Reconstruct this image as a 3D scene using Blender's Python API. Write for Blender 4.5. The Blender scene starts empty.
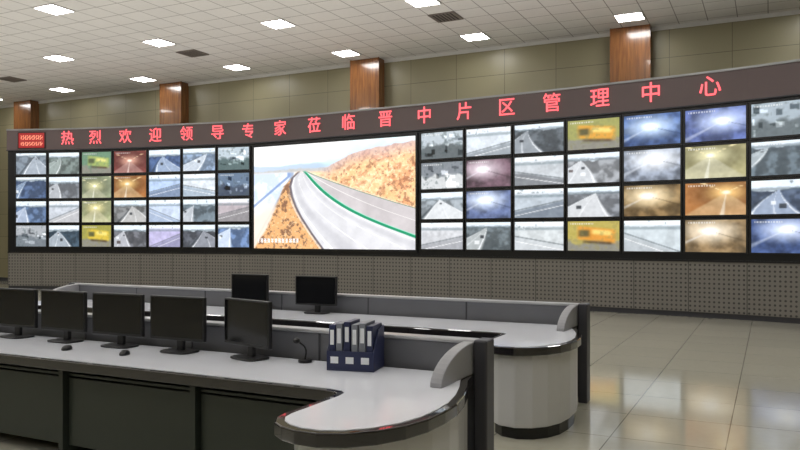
import bpy, bmesh, math, random
import numpy as np
from mathutils import Vector, Matrix
random.seed(4); np.random.seed(4)
S=bpy.context.scene
S.view_settings.view_transform='Standard'
A=math.atan2(-0.4472,0.8944)
CE=5.92
W0=(-0.81,18.70)
def s2l(c):
    c=c/255.0
    return c/12.92 if c<=0.04045 else ((c+0.055)/1.055)**2.4
def rgb(r,g,b): return (s2l(r),s2l(g),s2l(b),1)
def room(u,w):
    return (W0[0]+u*0.8944-w*0.4472, W0[1]-u*0.4472-w*0.8944)
# ------------------------------------------------------------ materials
def mat(name,col,rough=0.5,metal=0.0,var=0.06,scale=6,spec=0.5,emi=None,es=0,coat=0,bump=0):
    m=bpy.data.materials.new(name); m.use_nodes=True
    n=m.node_tree; b=n.nodes['Principled BSDF']
    b.inputs['Roughness'].default_value=rough
    b.inputs['Metallic'].default_value=metal
    b.inputs['Specular IOR Level'].default_value=spec
    b.inputs['Coat Weight'].default_value=coat
    tc=n.nodes.new('ShaderNodeTexCoord'); nz=n.nodes.new('ShaderNodeTexNoise')
    nz.inputs['Scale'].default_value=scale; nz.inputs['Detail'].default_value=3
    n.links.new(tc.outputs['Object'],nz.inputs['Vector'])
    mx=n.nodes.new('ShaderNodeMix'); mx.data_type='RGBA'
    mx.inputs[6].default_value=tuple(c*(1-var) for c in col[:3])+(1,)
    mx.inputs[7].default_value=tuple(min(1,c*(1+var)) for c in col[:3])+(1,)
    n.links.new(nz.outputs['Fac'],mx.inputs[0]); n.links.new(mx.outputs[2],b.inputs['Base Color'])
    if emi:
        b.inputs['Emission Color'].default_value=emi; b.inputs['Emission Strength'].default_value=es
    if bump:
        bp=n.nodes.new('ShaderNodeBump'); bp.inputs['Strength'].default_value=bump
        n.links.new(nz.outputs['Fac'],bp.inputs['Height']); n.links.new(bp.outputs[0],b.inputs['Normal'])
    return m
def mth(n,op,a,b=None):
    x=n.nodes.new('ShaderNodeMath'); x.operation=op
    for i,v in enumerate((a,b)):
        if v is None: continue
        if isinstance(v,(int,float)): x.inputs[i].default_value=v
        else: n.links.new(v,x.inputs[i])
    return x.outputs[0]
def tilemat(name,col,line,sx,sy,lw,ox=0,oy=0,axes=('X','Y'),rough=0.5,var=0.05,spec=0.5,speck=0.0,uv=False,stagger=False):
    m=mat(name,col,rough=rough,var=var,scale=1.5,spec=spec); n=m.node_tree
    b=n.nodes['Principled BSDF']
    tc=n.nodes.new('ShaderNodeTexCoord'); sp=n.nodes.new('ShaderNodeSeparateXYZ')
    n.links.new(tc.outputs['UV' if uv else 'Object'],sp.inputs[0])
    fx=mth(n,'ADD',mth(n,'DIVIDE',sp.outputs[axes[0]],sx),ox)
    fy=mth(n,'ADD',mth(n,'DIVIDE',sp.outputs[axes[1]],sy),oy)
    lx=mth(n,'LESS_THAN',mth(n,'FRACT',fx),lw/sx); ly=mth(n,'LESS_THAN',mth(n,'FRACT',fy),lw/sy)
    l=mth(n,'MAXIMUM',lx,ly)
    cb=n.nodes.new('ShaderNodeCombineXYZ')
    n.links.new(mth(n,'FLOOR',fx),cb.inputs[0]); n.links.new(mth(n,'FLOOR',fy),cb.inputs[1])
    wn=n.nodes.new('ShaderNodeTexWhiteNoise'); wn.noise_dimensions='2D'
    n.links.new(cb.outputs[0],wn.inputs['Vector'])
    src=b.inputs['Base Color'].links[0].from_socket
    v=mth(n,'ADD',mth(n,'MULTIPLY',wn.outputs['Value'],var*1.6),1-var*0.8)
    if speck:
        nz=n.nodes.new('ShaderNodeTexNoise'); nz.inputs['Scale'].default_value=14; nz.inputs['Detail'].default_value=4
        n.links.new(tc.outputs['Object'],nz.inputs['Vector'])
        v=mth(n,'MULTIPLY',v,mth(n,'ADD',mth(n,'MULTIPLY',nz.outputs['Fac'],speck*2),1-speck))
    vm=n.nodes.new('ShaderNodeVectorMath'); vm.operation='SCALE'
    n.links.new(src,vm.inputs[0]); n.links.new(v,vm.inputs['Scale'])
    mx=n.nodes.new('ShaderNodeMix'); mx.data_type='RGBA'
    n.links.new(l,mx.inputs[0]); n.links.new(vm.outputs[0],mx.inputs[6]); mx.inputs[7].default_value=line
    n.links.new(mx.outputs[2],b.inputs['Base Color'])
    return m
def perfmat(name,col,hole,pitch,rad):
    m=mat(name,col,rough=0.45,var=0.05,scale=2); n=m.node_tree; b=n.nodes['Principled BSDF']
    uvn=n.nodes.new('ShaderNodeTexCoord'); sp=n.nodes.new('ShaderNodeSeparateXYZ')
    n.links.new(uvn.outputs['UV'],sp.inputs[0])
    ax=mth(n,'SUBTRACT',mth(n,'FRACT',mth(n,'DIVIDE',sp.outputs['X'],pitch)),0.5)
    ay=mth(n,'SUBTRACT',mth(n,'FRACT',mth(n,'DIVIDE',sp.outputs['Y'],pitch)),0.5)
    d=mth(n,'ADD',mth(n,'MULTIPLY',ax,ax),mth(n,'MULTIPLY',ay,ay))
    h=mth(n,'LESS_THAN',d,rad*rad)
    seam=mth(n,'LESS_THAN',mth(n,'FRACT',mth(n,'DIVIDE',sp.outputs['X'],pitch*12)),0.015)
    l=mth(n,'MAXIMUM',h,seam)
    src=b.inputs['Base Color'].links[0].from_socket
    mx=n.nodes.new('ShaderNodeMix'); mx.data_type='RGBA'
    n.links.new(l,mx.inputs[0]); n.links.new(src,mx.inputs[6]); mx.inputs[7].default_value=hole
    n.links.new(mx.outputs[2],b.inputs['Base Color'])
    return m
def woodmat(name,c1,c2):
    m=mat(name,c1,rough=0.22,coat=0.4); n=m.node_tree; b=n.nodes['Principled BSDF']
    tc=n.nodes.new('ShaderNodeTexCoord'); mp=n.nodes.new('ShaderNodeMapping'); mp.inputs['Scale'].default_value=(9,9,0.7)
    nz=n.nodes.new('ShaderNodeTexNoise'); nz.inputs['Scale'].default_value=2; nz.inputs['Detail'].default_value=6; nz.inputs['Distortion'].default_value=0.8
    cr=n.nodes.new('ShaderNodeValToRGB'); cr.color_ramp.elements[0].color=c1; cr.color_ramp.elements[1].color=c2
    cr.color_ramp.elements[0].position=0.3; cr.color_ramp.elements[1].position=0.7
    n.links.new(tc.outputs['Object'],mp.inputs[0]); n.links.new(mp.outputs[0],nz.inputs['Vector'])
    n.links.new(nz.outputs['Fac'],cr.inputs[0]); n.links.new(cr.outputs[0],b.inputs['Base Color'])
    return m
def screenmat(name,st):
    m=bpy.data.materials.new(name); m.use_nodes=True; n=m.node_tree; b=n.nodes['Principled BSDF']
    b.inputs['Base Color'].default_value=(0.01,0.01,0.01,1); b.inputs['Roughness'].default_value=0.35
    at=n.nodes.new('ShaderNodeAttribute'); at.attribute_name='Col'
    n.links.new(at.outputs['Color'],b.inputs['Emission Color']); b.inputs['Emission Strength'].default_value=st
    return m
M={}
M['black']=mat('black_plastic',rgb(22,22,25),0.35,var=0.1)
M['bezel']=mat('display_bezel',rgb(14,15,20),0.3,var=0.1)
M['glassblk']=mat('dark_glass',rgb(12,13,16),0.12,var=0.1)
M['banner']=mat('banner_panel',rgb(94,80,80),0.5,var=0.08,scale=2)
M['metal']=mat('brushed_metal',rgb(150,150,150),0.35,0.6,var=0.05)
M['red']=mat('led_red',rgb(120,10,15),0.5,emi=(1,0.13,0.15,1),es=1.8)
M['white']=mat('desk_white',rgb(230,232,240),0.14,var=0.02)
M['rim']=mat('desk_edge_black',rgb(20,17,20),0.03,var=0.1,coat=0.9)
M['cab']=mat('cabinet_grey',rgb(196,196,196),0.3,var=0.03)
M['darkcab']=mat('cabinet_dark_green',rgb(48,54,48),0.4,var=0.1)
M['part']=mat('partition_grey',rgb(100,101,106),0.45,var=0.05)
M['post']=mat('post_dark',rgb(58,58,64),0.35,var=0.05)
M['wing']=mat('wing_grey',rgb(150,150,154),0.35,var=0.03)
M['cap']=mat('cap_silver',rgb(175,175,178),0.3,0.3,var=0.03)
M['blue']=mat('binder_blue',rgb(35,42,78),0.4,var=0.08)
M['greyb']=mat('binder_grey',rgb(120,124,134),0.45,var=0.05)
M['paper']=mat('label_white',rgb(225,228,232),0.6,var=0.02)
M['lamp']=mat('lamp_diffuser',rgb(240,240,240),0.5,emi=(1,0.99,0.97,1),es=24)
M['lampf']=mat('lamp_frame',rgb(205,203,200),0.4)
M['vent']=mat('vent_metal',rgb(120,112,105),0.5)
M['ventd']=mat('vent_dark',rgb(40,36,34),0.7)
M['wood']=woodmat('pillar_wood',rgb(104,64,36),rgb(146,96,52))
M['wall']=tilemat('wall_panel_tiles',rgb(142,135,108),rgb(98,90,70),1.2,0.75,0.012,axes=('X','Z'),rough=0.35,var=0.05)
M['ceil']=tilemat('ceiling_tiles',rgb(220,217,213),rgb(144,139,134),0.55,0.55,0.018,ox=6.63/0.55+0.5+40,oy=1.03/0.55+0.5+60,rough=0.8,var=0.03,speck=0.05)
M['floor']=tilemat('floor_polished_tiles',rgb(184,181,166),rgb(110,107,96),0.8,0.8,0.008,ox=40,oy=60.3,rough=0.085,var=0.03,speck=0.06)
M['perf']=perfmat('perforated_panel',rgb(124,120,114),rgb(66,64,62),0.085,0.24)
M['scr']=screenmat('display_image',1.1)
M['big']=screenmat('led_image',1.2)
# ------------------------------------------------------------ mesh helpers
def obj(name,bm,mats,parent=None,loc=(0,0,0),rz=0,smooth=False,bevel=0,seg=2):
    me=bpy.data.meshes.new(name); bmesh.ops.recalc_face_normals(bm,faces=bm.faces); bm.to_mesh(me); bm.free()
    for m in (mats if isinstance(mats,(list,tuple)) else [mats]): me.materials.append(m)
    o=bpy.data.objects.new(name,me); S.collection.objects.link(o)
    o.location=loc; o.rotation_euler=(0,0,rz)
    if parent: o.parent=parent
    if smooth:
        for p in me.polygons: p.use_smooth=True
    if bevel:
        md=o.modifiers.new('bevel','BEVEL'); md.width=bevel; md.segments=seg; md.limit_method='ANGLE'
        md.harden_normals=False
    return o
def empty(name,loc=(0,0,0),rz=0,parent=None):
    o=bpy.data.objects.new(name,None); o.empty_display_size=0.2; S.collection.objects.link(o)
    o.location=loc; o.rotation_euler=(0,0,rz); o.parent=parent
    return o
def addbox(bm,x0,x1,y0,y1,z0,z1,mi=0,mtx=None):
    vs=[bm.verts.new((x,y,z)) for z in (z0,z1) for x,y in ((x0,y0),(x1,y0),(x1,y1),(x0,y1))]
    if mtx is not None:
        for v in vs: v.co=mtx@v.co
    for f in ((0,1,2,3),(4,5,6,7),(0,1,5,4),(1,2,6,5),(2,3,7,6),(3,0,4,7)):
        fc=bm.faces.new([vs[i] for i in f]); fc.material_index=mi
def box(name,x0,x1,y0,y1,z0,z1,m,parent=None,bevel=0,**k):
    bm=bmesh.new(); addbox(bm,x0,x1,y0,y1,z0,z1); return obj(name,bm,m,parent,bevel=bevel,**k)
def prism(name,pts,z0,z1,m,parent=None,bevel=0,uv=False,**k):
    bm=bmesh.new()
    a=[bm.verts.new((x,y,z0)) for x,y in pts]; b=[bm.verts.new((x,y,z1)) for x,y in pts]
    bm.faces.new(a[::-1]); bm.faces.new(b); N=len(pts)
    ul=bm.loops.layers.uv.new('UVMap') if uv else None
    s=0
    for i in range(N):
        j=(i+1)%N
        L=math.hypot(pts[j][0]-pts[i][0],pts[j][1]-pts[i][1])
        f=bm.faces.new((a[i],a[j],b[j],b[i]))
        if uv:
            for lp,c in zip(f.loops,((s,z0),(s+L,z0),(s+L,z1),(s,z1))): lp[ul].uv=c
        s+=L
    return obj(name,bm,m,parent,bevel=bevel,**k)
# ------------------------------------------------------------ room shell
def rbox(name,u0,u1,w0,w1,z0,z1,m,bevel=0):
    return box(name,u0,u1,-w1,-w0,z0,z1,m,loc=(W0[0],W0[1],0),rz=A,bevel=bevel)
UL,UR,WD=-15.5,13.0,24.0
rbox('floor',UL,UR,0,WD,-0.1,0,M['floor'])
rbox('ceiling',UL,UR,0,WD,CE,CE+0.1,M['ceil'])
rbox('wall_back',UL-0.2,UR+0.2,-0.2,0,-0.1,CE+0.1,M['wall'])
rbox('wall_front',UL-0.2,UR+0.2,WD,WD+0.2,-0.1,CE+0.1,M['wall'])
M['wallside']=tilemat('wall_side_tiles',rgb(142,135,108),rgb(98,90,70),1.2,0.75,0.012,axes=('Y','Z'),rough=0.35,var=0.05)
rbox('wall_left',UL-0.2,UL,0,WD,-0.1,CE+0.1,M['wallside'])
rbox('wall_right',UR,UR+0.2,0,WD,-0.1,CE+0.1,M['wallside'])
rbox('baseboard_back',UL,UR,0,0.02,0,0.12,M['post'])
rbox('baseboard_left',UL,UL+0.02,0.02,WD,0,0.12,M['post'])
rbox('trim_1',UL,UR,0,0.03,CE-0.08,CE,M['lampf'])
for k in range(-2,2):
    u=0.08+6.38*k
    x,y=room(u,0)
    e=empty('pillar',(x,y,0),A)
    box('shaft',-0.4,0.4,-0.32,-0.0,0.12,CE,M['wood'],e,bevel=0.015)
    box('plinth',-0.43,0.43,-0.35,0,0,0.12,M['post'],e,bevel=0.01)
    bm=bmesh.new()
    for sx in (-0.41,0.385): addbox(bm,sx,sx+0.025,-0.33,-0.30,0.12,CE)
    obj('edge_strips',bm,M['wood'],e)
# lights
bm=bmesh.new()
for i in range(-2,6):
    for j in range(0,9):
        u=-6.63+3.3*i; w=1.03+2.75*j
        if w>WD-0.4: continue
        addbox(bm,u-0.25,u+0.25,-w-0.25,-w+0.25,CE-0.012,CE-0.002,0)
        for a,b,c,d in ((-.275,.275,-.275,-.25),(-.275,.275,.25,.275),(-.275,-.25,-.25,.25),(.25,.275,-.25,.25)):
            addbox(bm,u+a,u+b,-w+c,-w+d,CE-0.02,CE-0.001,1)
obj('ceiling_light_panels',bm,[M['lamp'],M['lampf']],loc=(W0[0],W0[1],0),rz=A)
bm=bmesh.new()
for i in range(-2,3):
    for j in range(-1,5):
        u=-6.63+18*0.55+6.6*(i-1); w=1.03+3*0.55+5.5*j
        if w<0.5 or w>WD-1 or u<UL+1 or u>UR-1: continue
        addbox(bm,u-.25,u+.25,-w-.25,-w+.25,CE-0.006,CE-0.001,1)
        for t in range(7):
            p=-0.24+t*0.075
            addbox(bm,u+p,u+p+0.03,-w-.25,-w+.25,CE-0.02,CE-0.004,0)
        for a,b,c,d in ((-.275,.275,-.275,-.25),(-.275,.275,.25,.275),(-.275,-.25,-.25,.25),(.25,.275,-.25,.25)):
            addbox(bm,u+a,u+b,-w+c,-w+d,CE-0.022,CE-0.001,0)
obj('ceiling_air_vents',bm,[M['vent'],M['ventd']],loc=(W0[0],W0[1],0),rz=A)
# added fill lights without fixtures, aimed up to brighten the ceiling
for nm,u,w,sx,sy,pw in (('ceiling_fill',-2,9,24,12,430),('ceiling_fill',-1,19,24,7,210)):
    L=bpy.data.lights.new(nm,'AREA'); L.shape='RECTANGLE'; L.size=sx; L.size_y=sy; L.energy=pw; L.color=(1,0.985,0.97)
    o=bpy.data.objects.new(nm,L); S.collection.objects.link(o); x,y=room(u,w)
    o.location=(x,y,2.3); o.rotation_euler=(math.pi,0,A)
# ------------------------------------------------------------ video wall
LB=[(-10.99,21.12),(-9.995,21.01),(-8.992,20.86),(-8.008,20.65),(-6.94,20.38),(-5.914,20.08),(-4.892,19.78),(-3.926,19.50)]
RB=[(0.461,17.07),(1.444,16.44),(2.419,15.84),(3.42,15.245),(4.386,14.62),(5.348,13.98),(6.271,13.30),(7.114,12.59),(7.92,11.85)]
ALL=[(-11.2,21.14)]+LB+RB+[(8.05,11.73)]
def nrm(p,q):
    dx,dy=q[0]-p[0],q[1]-p[1]; L=math.hypot(dx,dy); return (dy/L,-dx/L)
def offs(pts,d):
    out=[]
    for i,p in enumerate(pts):
        a=nrm(pts[max(0,i-1)],pts[max(1,i)]) ; b=nrm(pts[min(i,len(pts)-2)],pts[min(i+1,len(pts)-1)])
        n=((a[0]+b[0])/2,(a[1]+b[1])/2); L=math.hypot(*n); out.append((p[0]+n[0]/L*d,p[1]+n[1]/L*d))
    return out
def strip(name,f,b,z0,z1,m,parent,uv=False):
    return prism(name,offs(ALL,f)+offs(ALL,b)[::-1],z0,z1,m,parent,uv=uv)
vw=empty('video_wall')
strip('cabinet',0.0,-0.3,1.06,3.96,M['bezel'],vw)
strip('perforated_base',0.0,-0.3,0.10,1.06,M['perf'],vw,uv=True)
strip('plinth',-0.03,-0.28,0.0,0.10,M['post'],vw)
strip('base_rail',0.02,-0.01,1.04,1.075,M['black'],vw)
Z0,RH=1.1775,0.685
def grid(nx,ny): 
    return np.meshgrid((np.arange(nx)+0.5)/nx,(np.arange(ny)+0.5)/ny)
def C(*c): return np.array(c,float)
def mixc(img,mask,c):
    return img*(1-mask[...,None])+np.asarray(c)*mask[...,None]
def vnoise(X,Y,fx,fy,r):
    g=r.uniform(-1,1,(int(fy)+3,int(fx)+3))
    x=X*fx;y=Y*fy;i=x.astype(int);j=y.astype(int);u=x-i;v=y-j
    u=u*u*(3-2*u);v=v*v*(3-2*v)
    return (g[j,i]*(1-u)+g[j,i+1]*u)*(1-v)+(g[j+1,i]*(1-u)+g[j+1,i+1]*u)*v
def fbm(X,Y,f,seed,ax=1.0):
    r=np.random.RandomState(seed); out=0*X;a=1.0
    for k in range(4):
        out=out+a*vnoise(np.clip(X,0,.999),np.clip(Y,0,.999),max(1,f*ax),f,r); f*=2;a*=.55
    return out
def sm(x,a,b):
    t=np.clip((x-a)/(b-a),0,1); return t*t*(3-2*t)
def blur(img,k=1):
    for _ in range(k):
        p=np.pad(img,((1,1),(1,1),(0,0)),'edge')
        img=(p[1:-1,1:-1]*4+p[:-2,1:-1]+p[2:,1:-1]+p[1:-1,:-2]+p[1:-1,2:])/8
    return img
def paint(kind,c1,c2,seed,nx=60,ny=36):
    X,Y=grid(nx,ny); r=np.random.RandomState(seed)
    c1=C(*c1); c2=C(*c2); img=np.ones((ny,nx,3))*c1
    n1=fbm(X,Y,4,seed,1.5); n2=fbm(X,Y,9,seed+5,1.5)
    if kind=='road':
        vx,vy=r.uniform(.25,.75),r.uniform(.14,.30); curve=r.uniform(-.5,.5)
        img=mixc(img*.72,sm(n1,-.4,.6)*.7,c1*1.15)
        img=mixc(img,1-sm(Y+.05*n1,vy-.02,vy+.03),C(222,232,242))
        hb=sm(Y,vy-.08-.05*n2,vy-.02)*(1-sm(Y,vy,vy+.06)); img=mixc(img,hb*.55,C(82,98,106))
        t=(X-vx-curve*(Y-vy)**2)/np.maximum(Y-vy,.01); a=r.uniform(-1.5,-.3); w=r.uniform(.9,1.7)
        road=(sm(t,a-.05,a+.05)*(1-sm(t,a+w-.05,a+w+.05))*(Y>vy))
        img=mixc(img,road,c2)
        for q,s in ((0.06,1),(w/2,.6),(w-.08,1)):
            img=mixc(img,((abs(t-a-q)<.028)&(Y>vy))*s*.7,C(240,242,245))
        img=mixc(img,((abs(t-a+.10)<.06)&(Y>vy))*.5,C(55,64,70))
        for k in range(r.randint(1,4)):
            y0=r.uniform(vy+.12,.85); x0=vx+curve*(y0-vy)**2+(a+w*r.uniform(.2,.8))*(y0-vy); s=.2*(y0-vy)+.01
            mk=((abs(X-x0)<s*.5)&(abs(Y-y0)<s*.6)).astype(float); img=mixc(img,mk*.8,C(*[(50,54,60),(235,238,240),(80,70,70)][k%3]))
    elif kind=='bld':
        img=mixc(img,sm(Y+.1*n1,.45,.6),c2)
        for k in range(14):
            x0,y0=r.uniform(0,.9),r.uniform(.05,.8); ww,hh=r.uniform(.04,.22),r.uniform(.05,.22)
            v=r.choice([-75,-45,45,70])
            mk=((X>x0)&(X<x0+ww)&(Y>y0+.2*(X-x0))&(Y<y0+hh+.2*(X-x0))).astype(float)
            img=img+ mk[...,None]*v
        img=mixc(img,sm(n2,.2,.9)*.45,C(60,74,76))
    elif kind=='glare':
        gx,gy=r.uniform(.35,.65),r.uniform(.3,.5)
        img=img*(.6+.4*sm(n1,-1,1))[...,None]
        d=np.sqrt(((X-gx)*1.1)**2+((Y-gy)*1.4)**2)
        img=mixc(img,sm(d,.75,.10)*.95,c2)
        img=mixc(img,sm(d,.25,.02),C(253,254,255))
        t=(X-gx)/np.maximum(Y-gy,.02)
        img=mixc(img,(sm(abs(t+1.2),.25,.05)*(Y>gy))*.4,C(235,240,250))
        img=mixc(img,(sm(abs(t-1.9),.3,.1)*(Y>gy))*.4,c1*.5)
    elif kind=='tunnel':
        gx,gy=r.uniform(.4,.7),r.uniform(.3,.45)
        d=np.sqrt(((X-gx)*1.1)**2+((Y-gy)*1.3)**2)
        img=img*(.5+.75*np.clip(d,0,.8))[...,None]
        img=mixc(img,sm(d,.55,.02),c2)
        t=(X-gx)/np.maximum(Y-gy,.02)
        img=mixc(img,(sm(abs(t+.1),1.0,.8)*(Y>gy))*.6,c2*.65+C(45,46,52))
        img=mixc(img,(sm(abs(t+.1),.08,.03)*(Y>gy))*.5,C(240,240,230))
        t2=(X-gx)/np.minimum(Y-gy,-.02)
        img=mixc(img,(sm(abs(abs(t2)-1.3),.22,.1)*(Y<gy)*(np.sin(14/np.maximum(gy-Y,.03)**.5)>0))*.7,C(255,240,190))
        img=mixc(img,sm(d,.12,.02)*.9,C(255,252,235))
    elif kind=='truck':
        img=mixc(img,sm(Y+.1*n1,.6,.75),C(140,138,128))
        e=lambda v,a,b:sm(v,a-.05,a+.05)*(1-sm(v,b-.05,b+.05))
        mk=e(X,.2,.92)*e(Y-.18*X,.12,.58); img=mixc(img,mk*.9,c2)
        mk=e(X,.22,.42)*e(Y,.30,.52)*.8; img=mixc(img,mk,C(70,78,60))
        mk=e(X,.48,.85)*e(Y-.15*X,.2,.36)*.7; img=mixc(img,mk,C(246,232,140))
        mk=e(X,.3,.85)*e(Y-.1*X,.62,.7)*.8; img=mixc(img,mk,C(80,62,40))
        img=mixc(img,sm(n2,.1,.8)*.4,c1*.7)
    elif kind=='field':
        img=mixc(img,sm(n1,-.2,.6)*.5,c1*.86)
        img=mixc(img,1-sm(Y,.08,.25),C(232,238,244))
        img=mixc(img,(sm(Y,.16-.06*n2,.22)*(1-sm(Y,.25,.32)))*.5,C(105,122,130))
        kx=r.choice([-.6,-.3,.35,.6]); L=Y+kx*(X-.5)-r.uniform(.5,.75)
        img=mixc(img,sm(L+.02*n1,.0,.06),c2)
        img=mixc(img,sm(abs(L),.03,.01)*.6,C(80,88,94))
        img=mixc(img,sm(abs(L-.18),.018,.006)*.8,C(248,248,248))
    img=img+n2[...,None]*8
    img=(img-120)*1.12+124
    g=img.mean(axis=2,keepdims=True); img=g+(img-g)*0.93
    img=blur(img,1)
    bar=((Y<.10)&(Y>.06)&(X>.05)&(X<.5)&(np.sin(X*140)>-.3)).astype(float)*.6
    img=mixc(img,bar,C(235,235,235))
    return np.clip(img,0,255)
def paint_main():
    nx,ny=300,196
    X,Y=grid(nx,ny)
    n1=fbm(X,Y,4,3,1.4); n2=fbm(X,Y,12,7,1.6); n3=fbm(X,Y,36,9,1.8); n4=fbm(X,Y,56,19,1.4)
    U=Y*1.0+X*.45; n5=fbm(np.clip(U/1.5,0,1),X,34,23,1.0)     # slanted terraces
    ip=lambda ys,xs: np.interp(Y,ys,xs)
    img=np.ones(X.shape+(3,))*C(244,206,158)
    img=img+n2[...,None]*C(9,12,16)+n4[...,None]*C(12,13,14)
    hill=.235-.15*sm(X,.44,.74)-.04*sm(X,.7,1.0)+.010*n2
    rt=sm(X,.42,.50)
    img=mixc(img,sm(n2+.5*n1,.0,1.0)*rt*.6,C(214,140,92))
    img=mixc(img,sm(n3+n1*.4,.25,1.0)*rt*.6,C(142,92,70))
    img=mixc(img,sm(n5,.2,.9)*rt*.45,C(166,104,74))
    img=mixc(img,sm(n4-n1*.5,.4,1.0)*rt*.5,C(255,238,208))
    img=mixc(img,(1-sm(Y,hill,hill+.16))*rt*.65,C(196,172,180))
    sky=1-sm(Y,hill-.012,hill+.012)
    skyc=C(198,226,248)*np.ones(img.shape); skyc=mixc(skyc,sm(Y+X*.2+.08*n1,.34,.08),C(250,253,255)); skyc=mixc(skyc,sm(X,.5,.0)*.6,C(255,255,255))
    img=img*(1-sky[...,None])+skyc*sky[...,None]
    img=mixc(img,(sm(Y,.185+.02*n1,.215+.02*n1)*(1-sm(Y,.25,.29))*(1-sm(X,.42,.54)))*.65,C(160,180,206))
    Lf=ip([.26,.32,.4,.5,.6,.7,.85,1.0],[.31,.265,.25,.262,.287,.322,.387,.46])
    Fe=ip([.26,.3,.35,.4,.45,.5,.55,.6,.65,.7,.75,.8,.88,1],[.335,.36,.387,.417,.45,.488,.531,.58,.636,.70,.772,.85,.985,1.2])
    Rt=ip([.26,.3,.35,.4,.45,.5,.55,.6,.66,1],[.345,.40,.478,.56,.645,.735,.828,.925,1.05,1.8])
    below=sm(Y,.25,.28)
    soft=lambda d,w: sm(d,-w,w)
    lft=soft(Lf-X,.004)*below
    img=mixc(img,lft,C(226,232,240))
    Vx=ip([.26,.4,.6,.8,1],[.295,.205,.15,.09,.0])
    img=mixc(img,lft*soft(Vx-X,.01)*sm(n2,-.2,.5)*.5,C(176,196,226))
    img=mixc(img,lft*sm(abs(X-ip([.3,1],[.24,-.35])),.018,.006)*.8,C(118,144,192))
    img=mixc(img,lft*sm(abs(X-ip([.3,1],[.26,-.02])),.014,.004)*.7,C(130,148,180))
    img=mixc(img,lft*sm(Y+X*.5-n1*.06,.58,.72)*soft(Vx-X,.01)*.8,C(244,224,204))
    vg=lft*soft(X-Vx,.012)
    img=mixc(img,vg,C(224,172,118)); img=mixc(img,vg*sm(n3+n2*.7,-.1,.9)*.85,C(122,88,70)); img=mixc(img,vg*sm(n4,.4,1.0)*.6,C(244,214,172))
    rc=soft(X-Fe,.004)*soft(Rt-X,.004)*below
    img=mixc(img,rc,C(196,190,192)); img=img+(rc*n2)[...,None]*7
    img=mixc(img,rc*sm(abs(X-(Fe+Rt)/2),.007,.002)*.7,C(240,238,235))
    img=mixc(img,below*sm(abs(X-Rt),.010,.003)*.8,C(96,140,124))
    img=mixc(img,below*sm(abs(X-Rt-.018),.012,.004)*.6,C(235,222,206))
    mc=soft(X-Lf,.004)*soft(Fe-X,.004)*below
    img=mixc(img,mc,C(212,212,216)); img=img+(mc*n2)[...,None]*7
    W=Fe-Lf
    for q,w,a in ((.07,.018,.9),(.36,.010,.7),(.66,.010,.7),(.92,.016,.9)):
        img=mixc(img,mc*sm(abs((X-Lf)/W-q),w,w*.4)*a,C(252,252,252))
    img=mixc(img,mc*sm(abs((X-Lf)/W-.2),.12,.02)*.25,C(150,150,160))
    img=mixc(img,mc*sm(abs((X-Lf)/W-.8),.10,.02)*.2,C(150,150,160))
    img=mixc(img,below*sm(abs(X-Lf+.004),.012,.004)*.85,C(96,92,104))
    img=mixc(img,below*sm(abs(X-Lf+.018),.010,.004)*.6*sm(Y,.4,.6),C(232,226,222))
    fw=.008+.022*np.clip(Y-.26,0,1)
    img=mixc(img,below*sm(abs(X-Fe-fw*.2),fw*1.3,fw*.7),C(22,142,102))
    img=mixc(img,below*sm(abs(X-Fe-fw*1.3),fw*.5,fw*.1)*.7,C(130,228,190))
    cap=((Y>.905)&(Y<.945)&(X>.03)&(X<.30)&(np.sin(X*260)>-.5)&(np.sin(X*611+Y*300)>-.7))*.95
    img=mixc(img,cap,C(250,250,250))
    return np.clip((img-128)*1.08+134,0,255)
def tolin(a):
    a=a/255.0; return np.where(a<=0.04045,a/12.92,((a+0.055)/1.055)**2.4)
verts=[];faces=[];cols=[]
def addscreen(p,q,z0,z1,img,off,V,F,K):
    n=nrm(p,q); ny,nx=img.shape[:2]; base=len(V); il=tolin(img)
    for j in range(ny+1):
        for i in range(nx+1):
            s=i/nx; x=p[0]+(q[0]-p[0])*s+n[0]*off; y=p[1]+(q[1]-p[1])*s+n[1]*off
            V.append((x,y,z1+(z0-z1)*j/ny))
    for j in range(ny):
        for i in range(nx):
            a=base+j*(nx+1)+i; F.append((a,a+nx+1,a+nx+2,a+1)); K.append(il[j,i])
def screenobj(name,V,F,K,m,parent):
    me=bpy.data.meshes.new(name); me.from_pydata(V,[],F)
    ca=me.color_attributes.new('Col','FLOAT_COLOR','CORNER')
    arr=np.ones((len(F),4,4)); arr[:,:,:3]=np.array(K)[:,None,:]
    ca.data.foreach_set('color',arr.ravel())
    me.materials.append(m); o=bpy.data.objects.new(name,me); S.collection.objects.link(o); o.parent=parent; return o
LS=[[('road',(130,142,155),(160,170,182)),('road',(125,138,135),(150,162,160)),('truck',(110,145,120),(165,180,100)),('tunnel',(120,62,58),(215,160,140)),('road',(80,105,150),(150,168,195)),('road',(150,172,200),(190,200,212)),('bld',(185,198,208),(90,110,112))],
 [('road',(90,112,150),(125,145,172)),('road',(135,140,148),(172,176,182)),('tunnel',(140,148,120),(215,212,160)),('tunnel',(160,105,60),(235,195,125)),('field',(180,202,235),(125,142,170)),('field',(222,230,238),(165,180,195)),('bld',(105,125,150),(72,84,104))],
 [('road',(105,128,165),(165,178,200)),('field',(200,206,216),(185,186,190)),('tunnel',(160,165,125),(232,222,160)),('road',(140,142,144),(182,182,182)),('field',(200,214,236),(165,180,205)),('road',(120,134,145),(184,190,198)),('field',(188,178,184),(145,142,146))],
 [('bld',(170,174,180),(120,128,136)),('road',(75,95,112),(160,170,180)),('truck',(165,160,80),(222,192,70)),('road',(120,122,130),(178,180,188)),('field',(190,184,222),(150,148,180)),('road',(98,102,112),(140,144,154)),('road',(118,145,190),(195,208,226))]]
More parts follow.
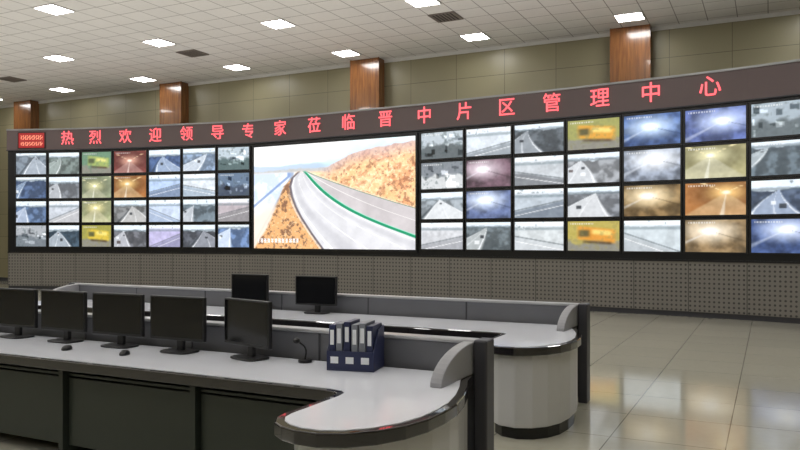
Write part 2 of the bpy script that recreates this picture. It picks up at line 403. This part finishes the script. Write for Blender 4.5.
RS=[[('bld',(186,196,204),(100,108,112)),('field',(216,224,232),(150,158,166)),('road',(100,108,116),(145,152,160)),('truck',(160,160,95),(224,160,60)),('glare',(85,115,175),(200,222,250)),('glare',(100,118,180),(195,210,246)),('bld',(165,178,188),(105,115,120)),('bld',(150,165,170),(100,110,110))],
 [('bld',(132,138,146),(205,208,210)),('glare',(125,98,112),(215,200,210)),('field',(196,202,208),(130,134,140)),('road',(160,164,170),(198,202,207)),('glare',(160,170,188),(240,244,250)),('tunnel',(158,152,112),(232,226,180)),('road',(108,122,132),(166,176,182)),('road',(110,130,135),(175,182,185))],
 [('road',(165,174,182),(212,216,220)),('glare',(110,126,170),(218,230,250)),('field',(186,196,206),(125,135,148)),('road',(145,150,158),(200,203,207)),('glare',(150,122,82),(236,216,176)),('tunnel',(160,108,62),(248,202,130)),('road',(92,106,130),(148,162,185)),('glare',(70,90,140),(210,220,240))],
 [('field',(208,210,215),(165,167,173)),('road',(115,126,132),(172,178,180)),('field',(208,214,217),(195,200,204)),('truck',(185,170,90),(224,150,60)),('field',(200,210,216),(178,185,190)),('glare',(158,132,96),(242,228,204)),('glare',(80,102,155),(208,220,246)),('glare',(75,95,150),(215,225,250))]]
bmB=bmesh.new()
def frame(bm,p,q,z0,z1,off0,off1,t):
    n=nrm(p,q); ang=math.atan2(q[1]-p[1],q[0]-p[0]); L=math.hypot(q[0]-p[0],q[1]-p[1])
    mt=Matrix.Translation((p[0],p[1],0))@Matrix.Rotation(ang,4,'Z')
    addbox(bm,0.0,L,-off1,-off0,z0,z0+t,0,mt); addbox(bm,0,L,-off1,-off0,z1-t,z1,0,mt)
    addbox(bm,0,t,-off1,-off0,z0+t,z1-t,0,mt); addbox(bm,L-t,L,-off1,-off0,z0+t,z1-t,0,mt)
def sub(p,q,a,b):
    L=math.hypot(q[0]-p[0],q[1]-p[1]); f=lambda s:(p[0]+(q[0]-p[0])*s/L,p[1]+(q[1]-p[1])*s/L)
    return f(a),f(L-b)
for B,TB,sd in ((LB,LS,10),(RB,RS,200)):
    for c in range(len(B)-1):
        for r in range(4):
            k,c1,c2=TB[r][c]; img=paint(k,c1,c2,sd+c*7+r*31)
            z1=Z0+RH*(4-r); z0=z1-RH
            p,q=sub(B[c],B[c+1],0.045,0.045)
            addscreen(p,q,z0+0.045,z1-0.045,img,0.012,verts,faces,cols)
            p,q=sub(B[c],B[c+1],0.012,0.012)
            frame(bmB,p,q,z0+0.012,z1-0.012,0.002,0.03,0.032)
obj('monitor_bezels',bmB,M['black'],vw)
screenobj('monitor_images',verts,faces,cols,M['scr'],vw)
V=[];F=[];K=[]
p,q=sub(LB[-1],RB[0],0.12,0.10)
addscreen(p,q,1.20,3.84,paint_main(),0.02,V,F,K)
screenobj('main_display_image',V,F,K,M['big'],vw)
bm=bmesh.new(); p,q=sub(LB[-1],RB[0],0.06,0.05); frame(bm,p,q,1.14,3.90,0.001,0.04,0.05)
obj('main_display_frame',bm,M['black'],vw)
# banner
bn=empty('welcome_banner')
strip('fascia',0.06,-0.28,3.965,4.52,M['banner'],bn)
strip('top_trim',0.085,-0.3,4.52,4.56,M['metal'],bn)
strip('bottom_trim',0.075,-0.1,3.945,3.965,M['post'],bn)
def onwall(t):
    for i in range(len(ALL)-1):
        p,q=ALL[i],ALL[i+1]
        a,b=p[0]/p[1],q[0]/q[1]
        if a<=t<=b or i==len(ALL)-2:
            s=(t*p[1]-p[0])/((q[0]-p[0])-t*(q[1]-p[1]))
            n=nrm(p,q); return (p[0]+(q[0]-p[0])*s,p[1]+(q[1]-p[1])*s),n,math.atan2(q[1]-p[1],q[0]-p[0])
txt='热烈欢迎领导专家莅临晋中片区管理中心'
brg=[69,97,127,157,188,219,250,282,316,350,387,426,466,508,553,601,652,711]
for ch,px in zip(txt,brg):
    P,n,an=onwall((px-400)/740)
    cu=bpy.data.curves.new('character','FONT'); cu.body=ch; cu.size=0.41; cu.align_x='CENTER'; cu.align_y='CENTER'
    cu.extrude=0.004; cu.offset=0.002; cu.materials.append(M['red'])
    o=bpy.data.objects.new('character',cu); S.collection.objects.link(o); o.parent=bn
    o.location=(P[0]+n[0]*0.08,P[1]+n[1]*0.08,4.255); o.rotation_euler=(math.pi/2,0,an)
# small red ticker at the left end
tk=empty('led_ticker')
V=[];F=[];K=[]
X,Y=grid(60,20); img=np.ones((20,60,3))*C(165,24,28)
g=((np.abs(Y-.3)<.13)|(np.abs(Y-.72)<.13))&(X>.08)&(X<.93)&((np.sin(X*75)+np.sin(X*47+Y*30))>-.1)
img=mixc(img,g*1.0,C(255,150,120))
p,q=sub(ALL[1],ALL[2],0.16,0.06)
addscreen(p,q,4.02,4.44,img,0.075,V,F,K); screenobj('led_face',V,F,K,M['scr'],tk)
bm=bmesh.new(); p,q=sub(ALL[1],ALL[2],0.14,0.04); frame(bm,p,q,4.00,4.46,0.06,0.085,0.02); obj('led_frame',bm,M['black'],tk)
# ------------------------------------------------------------ desks
RL=[(-0.10,0),(-0.04,0.01),(-0.01,0.04),(0,0.10),(0,0.52),(0.015,0.60),(0.06,0.67),(0.13,0.72),(0.22,0.75),(0.33,0.75),(0.44,0.70),(0.54,0.60),(0.61,0.47),(0.65,0.32),(0.66,0.15),(0.65,-0.02),(0.61,-0.22),(0.55,-0.42),(0.49,-0.58),(0.46,-0.72)]
MID=-2.85
def desk(loc):
    e=empty('control_desk',loc,A)
    R=[(u,-v) for u,v in RL]
    Lm=[(2*MID-u,-v) for u,v in RL][::-1]
    R=R+[(0.45,0.80)]; Lm=[(2*MID-0.45,0.80)]+Lm
    out=Lm+R
    def inset(pts,d):
        r=[];N=len(pts)
        for i in range(N):
            a=Vector(pts[i-1]);b=Vector(pts[i]);c=Vector(pts[(i+1)%N])
            n1=Vector((-(b-a).y,(b-a).x)).normalized(); n2=Vector((-(c-b).y,(c-b).x)).normalized()
            n=(n1+n2); n.normalize(); k=d/max(.5,n.dot(n1)); r.append(tuple(b+n*k))
        return r
    prism('desktop_edge',out,0.635,0.698,M['rim'],e,bevel=0.008,seg=3)
    prism('desktop',inset(out,0.045),0.69,0.7015,M['white'],e,bevel=0.001)
    def ped(pts,nm):
        prism(nm,pts,0.09,0.64,M['cab'],e,bevel=0.01)
        c=[sum(p[0] for p in pts)/len(pts),sum(p[1] for p in pts)/len(pts)]
        prism(nm+'_foot',[(c[0]+(p[0]-c[0])*.93,c[1]+(p[1]-c[1])*.93) for p in pts],0,0.09,M['glassblk'],e)
    pr=[(0.05,0.70),(0.05,-0.44),(0.09,-0.56),(0.18,-0.66),(0.32,-0.69),(0.44,-0.64),(0.53,-0.54),(0.59,-0.40),(0.615,-0.20),(0.61,0.02),(0.575,0.22),(0.52,0.42),(0.455,0.60),(0.44,0.70)]
    ped(pr,'end_pedestal_right'); ped([(2*MID-x,y) for x,y in pr][::-1],'end_pedestal_left')
    bm=bmesh.new()
    x0,x1=2*MID-0.05,0.05
    addbox(bm,x0,x1,0.60,0.66,0.05,0.635)
    k=5
    for i in range(k+1):
        x=x0+(x1-x0)*i/k; addbox(bm,x-0.02,x+0.02,0.10,0.60,0.0,0.635)
    obj('under_desk_body',bm,M['darkcab'],e)
    bm=bmesh.new()
    for i in range(k):
        xa=x0+(x1-x0)*i/k+0.03; xb=x0+(x1-x0)*(i+1)/k-0.03
        addbox(bm,xa,xb,0.14,0.16,0.10,0.56)
        addbox(bm,xa,xb,0.14,0.58,0.57,0.59)
    obj('door_panels',bm,M['darkcab'],e,bevel=0.005)
    xl,xr=2*MID-0.45,0.45
    box('partition',xl,xr,0.80,0.87,0.04,0.875,M['part'],e,bevel=0.004)
    box('partition_cap',xl-0.01,xr,0.79,0.89,0.875,0.90,M['cap'],e,bevel=0.008)
    bm=bmesh.new()
    for i in range(1,6):
        x=xl+(xr-xl)*i/6; addbox(bm,x-0.006,x+0.006,0.795,0.875,0.05,0.874)
    obj('partition_joints',bm,M['post'],e)
    for s,nm in ((1,'right'),(-1,'left')):
        X0=xr if s>0 else xl
        a,b=(X0,X0+0.085) if s>0 else (X0-0.085,X0)
        box('end_post_'+nm,a,b,0.76,0.90,0.0,0.905,M['post'],e,bevel=0.012)
        bm=bmesh.new(); prof=[(0.80,0.70)]
        for t in range(13):
            th=math.pi/2*t/12
            prof.append((0.80-0.50*math.sin(th),0.70+0.19*math.cos(th)))
        wa,wb=(X0-0.075,X0-0.005) if s>0 else (X0+0.005,X0+0.075)
        A1=[bm.verts.new((wa,y,z)) for y,z in prof]; B1=[bm.verts.new((wb,y,z)) for y,z in prof]
        bm.faces.new(A1); bm.faces.new(B1[::-1])
        for i in range(len(prof)):
            j=(i+1)%len(prof); bm.faces.new((A1[i],A1[j],B1[j],B1[i]))
        obj('wing_'+nm,bm,M['wing'],e,bevel=0.006)
    return e
P0=(-0.310,3.90,0); P1=(0.875,6.26,0)
desk(P0); desk(P1)
def dl(P,u,v):
    return (P[0]+0.8944*u-0.4472*v, P[1]-0.4472*u-0.8944*v)
# ------------------------------------------------------------ monitors
def monitor(x,y,yaw,z=0.7025):
    e=empty('computer_monitor',(x,y,z),yaw)
    bm=bmesh.new()
    addbox(bm,-0.25,0.25,-0.012,0.018,0.085,0.395)
    obj('housing',bm,M['black'],e,bevel=0.006)
    box('back_shell',-0.17,0.17,0.018,0.05,0.13,0.34,M['black'],e,bevel=0.02)
    box('panel',-0.235,0.235,-0.0135,-0.011,0.105,0.382,M['glassblk'],e)
    box('neck',-0.03,0.03,0.02,0.05,0.01,0.2,M['black'],e,bevel=0.006)
    pts=[]
    for i in range(24):
        th=2*math.pi*i/24; c,s=math.cos(th),math.sin(th)
        pts.append((0.13*math.copysign(abs(c)**.5,c),0.02+0.095*math.copysign(abs(s)**.5,s)))
    prism('base',pts,0.0,0.014,M['black'],e,bevel=0.005)
for u,dy in ((-1.09,-16),(-1.70,0),(-2.28,1),(-2.86,-1),(-3.43,2),(-4.03,0)):
    x,y=dl(P0,u,-0.60); monitor(x,y,A+math.radians(dy))
for u,dy in ((-3.14,0),(-2.27,2)):
    x,y=dl(P1,u,-0.60); monitor(x,y,A+math.radians(dy))
def mouse(x,y,yaw):
    bm=bmesh.new(); bmesh.ops.create_uvsphere(bm,u_segments=20,v_segments=12,radius=1)
    for v in bm.verts:
        v.co=Vector((v.co.x*0.03*(1-0.15*v.co.y),v.co.y*0.052,max(v.co.z,-.25)*0.028+0.007))
    obj('computer_mouse',bm,M['black'],loc=(x,y,0.7025),rz=yaw,smooth=True)
for u,v in ((-1.95,-0.36),(-2.5,-0.34)):
    x,y=dl(P0,u,v); mouse(x,y,A+0.3)
# ------------------------------------------------------------ binder rack
x,y=dl(P0,-0.27,-0.62)
e=empty('binder_rack',(x,y,0.7025),A+math.radians(12))
bm=bmesh.new()
addbox(bm,-0.15,0.15,-0.11,0.12,0,0.008)
addbox(bm,-0.15,0.15,-0.11,-0.104,0.008,0.12)
addbox(bm,-0.15,0.15,0.114,0.12,0.008,0.26)
for i in range(4):
    xx=-0.15+0.0973*i
    vs=[(-0.104,0.008),(0.114,0.008),(0.114,0.26),(0.0,0.24),(-0.104,0.12)]
    a=[bm.verts.new((xx,p,q)) for p,q in vs]; b=[bm.verts.new((xx+0.008,p,q)) for p,q in vs]
    bm.faces.new(a); bm.faces.new(b[::-1])
    for k in range(5): bm.faces.new((a[k],a[(k+1)%5],b[(k+1)%5],b[k]))
obj('rack_body',bm,M['blue'],e,bevel=0.002)
bmL=bmesh.new(); bmb=bmesh.new()
xs=[-0.140,-0.095,-0.045,0.003,0.052,0.098]
for i,xx in enumerate(xs):
    h=0.275+0.02*((i*37)%5)/4
    w=0.040; g=1 if i in (1,3,4) else 0
    addbox(bmb,xx,xx+w,-0.095,0.108,0.009,h,g)
    addbox(bmL,xx+0.008,xx+w-0.008,-0.0965,-0.0955,h-0.12,h-0.03)
obj('binders',bmb,[M['blue'],M['greyb']],e,bevel=0.003)
for i in range(3): addbox(bmL,-0.125+0.0973*i,-0.075+0.0973*i,-0.1115,-0.1102,0.045,0.085)
obj('labels',bmL,M['paper'],e)
x,y=dl(P0,-0.67,-0.66)
e=empty('desk_microphone',(x,y,0.7025),A)
prism('base',[(0.045*math.cos(t*math.pi/10),0.045*math.sin(t*math.pi/10)) for t in range(20)],0,0.02,M['black'],e,bevel=0.004)
cu=bpy.data.curves.new('neck','CURVE'); cu.dimensions='3D'; cu.bevel_depth=0.006
sp=cu.splines.new('BEZIER'); sp.bezier_points.add(2)
for b,c in zip(sp.bezier_points,((0,0,0.015),(0.005,-0.005,0.09),(-0.02,-0.05,0.14))):
    b.co=c; b.handle_left_type=b.handle_right_type='AUTO'
cu.materials.append(M['black']); o=bpy.data.objects.new('neck',cu); S.collection.objects.link(o); o.parent=e
bm=bmesh.new(); bmesh.ops.create_uvsphere(bm,u_segments=16,v_segments=10,radius=0.02)
for v in bm.verts: v.co=Vector((v.co.x-0.025,v.co.y*1.5-0.06,v.co.z+0.145))
obj('head',bm,M['black'],e,smooth=True)
# ------------------------------------------------------------ camera
cam=bpy.data.cameras.new('camera'); co=bpy.data.objects.new('camera',cam); S.collection.objects.link(co)
co.location=(0,0,1.52); co.rotation_euler=(math.pi/2,0,0)
cam.lens=740/800*36; cam.sensor_width=36; cam.shift_y=11/800; cam.clip_end=200
S.camera=co
w=bpy.data.worlds.new('world'); S.world=w; w.use_nodes=True
w.node_tree.nodes['Background'].inputs[0].default_value=(0.5,0.5,0.5,1)
